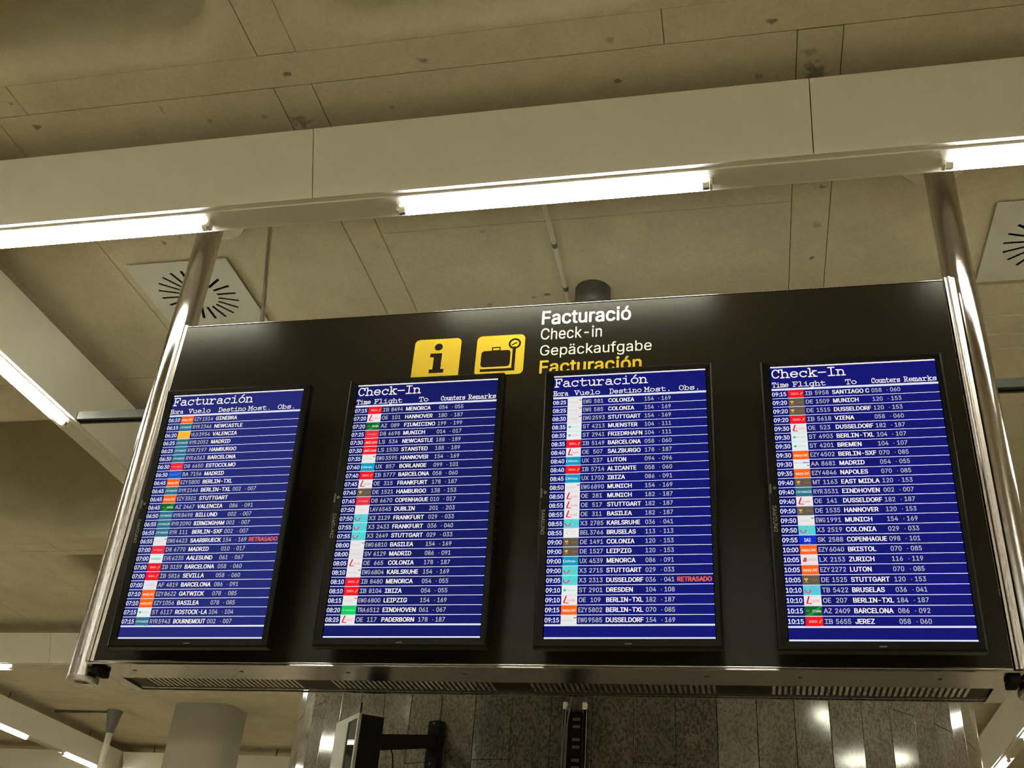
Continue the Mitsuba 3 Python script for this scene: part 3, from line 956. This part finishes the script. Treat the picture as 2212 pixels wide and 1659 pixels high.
FRAME = frame_mesh()
for i, (mx, mz, roll) in enumerate(MON):
    lang, rows = DATA[i]
    mon = thing("flight_screen", MLAB[i], "screen", "flight screens on the sign")
    tw = T().translate([mx, -.12, mz]).rotate([0, 1, 0], -roll).rotate([1, 0, 0], math.degrees(TILT))
    part(mon, "bezel", FRAME, "bezel_black", tw=tw)
    part(mon, "back_shell", box(-.012, W + .004, .044, .082, .03, H - .035, .012), "bezel_black", tw=tw)
    # wall bracket that carries the screen off the panel
    for xx in (.16, W - .16):
        yb0, yb1 = .08, .118 + .0
        arm = trimesh.convex.convex_hull(np.array([(xx + sx, yy, zz) for sx in (-.02, .02) for yy, zz in ((.08, .12), (.08, .80), (.1190, .12), (.1615, .80))]))
        part(mon, "bracket", arm, "dark_metal", tw=tw)
    # marks on the bezel
    tx = fit_text("SAMSUNG", 0, 0, .0125, .098, True)
    tx = np.stack([tx[..., 1], -tx[..., 0]], -1) + [-.0245, .468]
    p3 = np.stack([tx[..., 0], np.full(tx.shape[:2], -.0095), tx[..., 1]], -1).reshape(-1, 3)
    mm = trimesh.Trimesh(p3, np.arange(len(p3)).reshape(-1, 3), process=False)
    part(mon, "lettering", join([mm, trimesh.Trimesh(p3, np.arange(len(p3)).reshape(-1, 3)[:, ::-1], process=False)]), "mark_grey", tw=tw)
    part(mon, "sensor_button", moved(lathe([(0, 0), (.0062, 0), (.0068, .002), (0, .002)], 20), (-.0135, -.0085, .532), (math.pi / 2, [1, 0, 0])), "grey_plastic", tw=tw)
    part(mon, "name_plate", box(-.031, -.024, -.010, -.007, .512, .548), "grey_plastic", tw=tw)
    part(mon, "foot_mark", box(W / 2 - .012, W / 2 + .012, -.0095, -.007, -.021, -.0165), "grey_plastic", tw=tw)
    sx = -.0362 if i == 3 else W + .0236
    if i in (1, 3):
        for q in range(17):
            part(mon, "vent_hole", box(sx - .0008, sx + .0008, .016, .021, .26 + .034 * q, .266 + .034 * q), "grey_plastic", tw=tw)
    # the lit picture
    sh = Sheet(); sh.add(rect_tris(0, W, 0, H), BLUE[i], 0)
    m, c = sh.mesh()
    part(mon, "display", m, "screen_black", tw=tw, label="lit dark blue display", emitter={"type": "area", "radiance": rgb(np.array(lin(BLUE[i])) * SCREEN), "sampling_weight": .5})
    title, tu, tww, heads = HEAD[lang]
    sh = Sheet()
    sh.add(slab_tris(title, tu * W, H * (1 - .0468), .0335, tww * W, .145), WHITE, .0006)
    lit(mon, "heading", sh, tw, label="large white heading")
    sh = Sheet()
    for s, u0, uw in heads:
        sh.add(slab_tris(s, u0 * W, H * (1 - .0845), .0185, uw * W, .16), WHITE, .0006)
    for v0, v1 in ((0, .0062), (.0905, .0990), (.9508, .9572), (.9945, 1.0)):
        sh.add(rect_tris(0, W, H * (1 - v1), H * (1 - v0)), RULE if v0 else (236, 228, 220), .0006)
    lit(mon, "column_headings", sh, tw, label="white column headings and rules")
    for r, line in enumerate(rows.split("\n")):
        f = (line + "||").split("|")
        vt, vb = V0 + DV * r, V0 + DV * (r + 1)
        base = H * (1 - (vb - .0098))
        cap = .0157
        sh = Sheet()
        if r < 24:
            sh.add(rect_tris(0, W, H * (1 - vb) - .0013, H * (1 - vb) + .0013), RULE, .0006)
        sh.add(fit_text(f[0], -.0005 * W, base, cap, .0905 * W, True, heavy=.022), TIME, .0006)
        tile(sh, f[1], .098, .1945, H * (1 - vb) + .0014, H * (1 - vt) - .0014)
        nl = len(f[1])
        sh.add(fit_text(f[1], .2015 * W, base, cap, (.0555 if nl == 3 else .047) * W, True, heavy=.012), GREY, .0006)
        sh.add(fit_text(f[2], .3045 * W, base, cap, (.0865 if len(f[2]) == 4 else .065) * W, True, center=True, heavy=.012), GREY, .0006)
        t_, w_ = text_tris(f[3], True)
        wid = min(w_ * .0146, .224 * W)
        sh.add(fit_text(f[3], .3665 * W, base, cap, wid, True, heavy=.028), WHITE, .0006)
        if f[4]:
            sh.add(fit_text(f[4], .6015 * W, base, cap, .0635 * W, True, heavy=.012), GREY, .0006)
            sh.add(rect_tris(.693 * W, .6985 * W, base + .0050, base + .0078), GREY, .0006)
            sh.add(fit_text(f[5], .7115 * W, base, cap, .0635 * W, True, heavy=.012), GREY, .0006)
        else:
            sh.add(rect_tris(.694 * W, .698 * W, base + .0055, base + .0075), (86, 92, 150), .0006)
        if f[6]:
            sh.add(fit_text(f[6], .789 * W, base, cap, .203 * W, True, heavy=.028), (255, 104, 58), .0006)
        lit(mon, "flight_row", sh, tw)


# ------------------------------------------------------------------ granite column behind the sign
CX, CY, R = 1.617, 3.915, 2.243
col = thing("granite_column", "huge round column clad in polished speckled granite slabs, below and behind the sign", "column")
part(col, "core", moved(lathe([(0, 0), (R - .03, 0), (R - .03, CZ), (0, CZ)], 96), (CX, CY, 0)), "black_matte")
DA = 5.217
for a in range(-22, 22):
    ang0 = -34.6 + DA * a + 34.6 - 34.6
    off = 0 if a % 2 else .42
    if abs(ang0 + DA / 2) > 112:
        continue
    hs = [0.0] + [z for z in np.arange(.62 + off, CZ, .86)] + [CZ]
    for q in range(len(hs) - 1):
        mid = math.radians(ang0 + DA / 2)
        jit = RNG.uniform(-.0045, .0045)
        tl = RNG.uniform(-.0022, .0022)
        half = math.radians(DA / 2) * R - .0013
        nrm = np.array([math.sin(mid + jit * .6), -math.cos(mid + jit * .6), 0])
        tan = np.array([-nrm[1], nrm[0], 0])
        c0 = np.array([CX, CY, 0]) + R * np.array([math.sin(mid), -math.cos(mid), 0])
        z0, z1 = hs[q] + .0013, hs[q + 1] - .0013
        pts = []
        for dz, zz in ((-1, z0), (1, z1)):
            for s in (-1, 1):
                e = .0016
                pts.append(c0 + tan * s * (half) + np.array([0, 0, zz]) - nrm * (e + tl * dz * .3))
                pts.append(c0 + tan * s * (half - e) + np.array([0, 0, zz - dz * e]) - nrm * (tl * dz * .3))
                pts.append(c0 + tan * s * half + np.array([0, 0, zz]) - nrm * .028)
        part(col, "slab", trimesh.convex.convex_hull(np.array(pts)), "granite")


def ondrum(deg, z, out=0.0):
    a = math.radians(deg)
    return np.array([CX + (R + out) * math.sin(a), CY - (R + out) * math.cos(a), z])


k = thing("cable_rail", "upright cable rail with white plastic caps fixed to the granite column, below the sign's middle", "rail")
yb = 1.672
part(k, "back_plate", box(1.575, 1.645, yb - .012, yb, 1.2, 2.985, .001), "black_matte")
for x0, x1, mt in ((1.552, 1.570, "dark_metal"), (1.652, 1.672, "dull_steel")):
    part(k, "side_strip", box(x0, x1, yb - .03, yb, 1.2, 3.0, .003), mt)
for x in (1.564, 1.660):
    part(k, "end_cap", box(x - .011, x + .011, yb - .036, yb - .008, 2.992, 3.028, .004), "cap_white", label="cream plastic end cap")
z = 2.95
q = 0
while z > 1.3:
    part(k, "rung", box(1.602, 1.640, yb - .019, yb - .010, z - .010, z + .004), "grey_plastic")
    z -= .035 if q % 2 == 0 else .062
    q += 1
for i, pts in enumerate(([(1.558, yb - .04, 2.60), (1.560, yb - .04, 2.80), (1.571, yb - .045, 2.985), (1.62, yb - .02, 3.09), (1.64, yb - .02, 3.30)],
                         [(1.575, yb - .04, 2.60), (1.578, yb - .04, 2.85), (1.580, yb - .045, 2.93), (1.598, yb - .05, 3.05), (1.605, yb - .02, 3.30)],
                         [(1.666, yb - .035, 3.025), (1.664, yb - .03, 3.30)])):
    kk = thing("cable", ("thin dark cable crossing from the rail's left strip to its right cap", "thin dark cable rising along the rail's left strip", "thin dark cable rising straight above the rail's right cap")[i], "cable")
    put(kk, tube_path(pts, .0032), "grey_plastic")

# small dark display on an arm
k = thing("side_display", "small dark display with a silver frame on a black arm fixed to the granite column", "screen")
O = np.array((.745, 1.0, 2.79))
U = np.array((math.cos(math.radians(34)), math.sin(math.radians(34)), 0))      # front to back
Vv = np.array((-math.sin(math.radians(42)), math.cos(math.radians(42)), 0))    # along the face
Zz = np.array((0, 0, 1.0))


def hull(ps):
    return trimesh.convex.convex_hull(np.array(ps))


def brick_(u0, u1, v0, v1, z0, z1):
    return hull([O + U * u + Vv * v_ + Zz * z_ for u in (u0, u1) for v_ in (v0, v1) for z_ in (z0, z1)])


part(k, "housing", brick_(.004, .112, .0, .262, -.46, -.004), "black_matte")
for v0, v1, z0, z1 in ((-.004, .012, -.465, 0), (.118, .266, -.465, 0), (.012, .118, -.022, 0), (.012, .118, -.465, -.44)):
    part(k, "frame_bar", brick_(-.006, .006, v0, v1, z0, z1), "silver_paint")
part(k, "glass", brick_(-.001, .003, .012, .118, -.44, -.022), "dark_glass")
part(k, "visor", hull([O + U * a + Vv * b + Zz * c for a, b, c in ((-.004, 0, 0), (.004, 0, 0), (-.004, 0, .045), (.004, 0, .045), (-.004, .15, 0), (.004, .15, 0))]), "dull_steel")
part(k, "rear_bulge", brick_(.10, .125, .05, .21, -.40, -.06), "black_matte")
ba = ondrum(-19.0, 2.845)
bn = np.array([math.sin(math.radians(-19)), -math.cos(math.radians(-19)), 0]); bt = np.array([-bn[1], bn[0], 0])
pa = O + U * .11 + Vv * .08 + Zz * -.10
part(k, "arm", hull([p_ + Zz * s * .032 + dd for p_, dd in ((pa, Vv * .03), (pa, -Vv * .03), (ba + bn * .05, bt * .03), (ba + bn * .05, -bt * .03)) for s in (-1, 1)]), "black_matte")
part(k, "wall_bracket", hull([ba + bn * o + bt * s * .035 + Zz * zz for o in (0.0, .05) for s in (-1, 1) for zz in (-.26, .105)]), "black_matte")
for zz in (.09, -.11):
    part(k, "screw", moved(trimesh.creation.icosphere(2, .007), ba + bn * .051 + Zz * zz), "grey_plastic", smooth=True)
kk = thing("cable", "thin black cable hanging under the small display's arm", "cable")
q0 = pa * .72 + (ba + bn * .05) * .28
put(kk, tube_path([q0 + Zz * -.03, q0 + np.array((.012, 0, -.055)), q0 + np.array((.02, 0, -.10)), q0 + np.array((.02, 0, -.16)), q0 + np.array((.01, 0, -.24))], .003), "black_matte")

# ------------------------------------------------------------------ far left: square column and hanging post
k = thing("square_column", "plain square painted column far behind, at the bottom left of the sign", "column")
sm = trimesh.creation.extrude_polygon(rrect(-4.97, -4.10, 9.2, 9.85, .20, 8), CZ, engine="earcut")
part(k, "shaft", sm, "column_paint", smooth=30)
k = thing("hanging_post", "pale hanging post with a dark cone at the ceiling, in the bottom left corner", "post")
part(k, "cone", moved(lathe([(0, -.30), (.052, -.30), (.108, 0), (0, 0)], 32), (-6.06, 9.70, CZ)), "grey_plastic", smooth=40, label="dark grey ceiling cone")
part(k, "pole", cyl((-6.06, 9.70, 2.6), (-6.06, 9.70, CZ - .29), .043, 24), "white_steel", smooth=40)
k = thing("ceiling_cable", "thin dark cable duct on the ceiling beside the far hanging post", "cable")
put(k, box(-7.0, -6.18, 9.70, 9.735, CZ - .03, CZ, .004), "dark_metal")
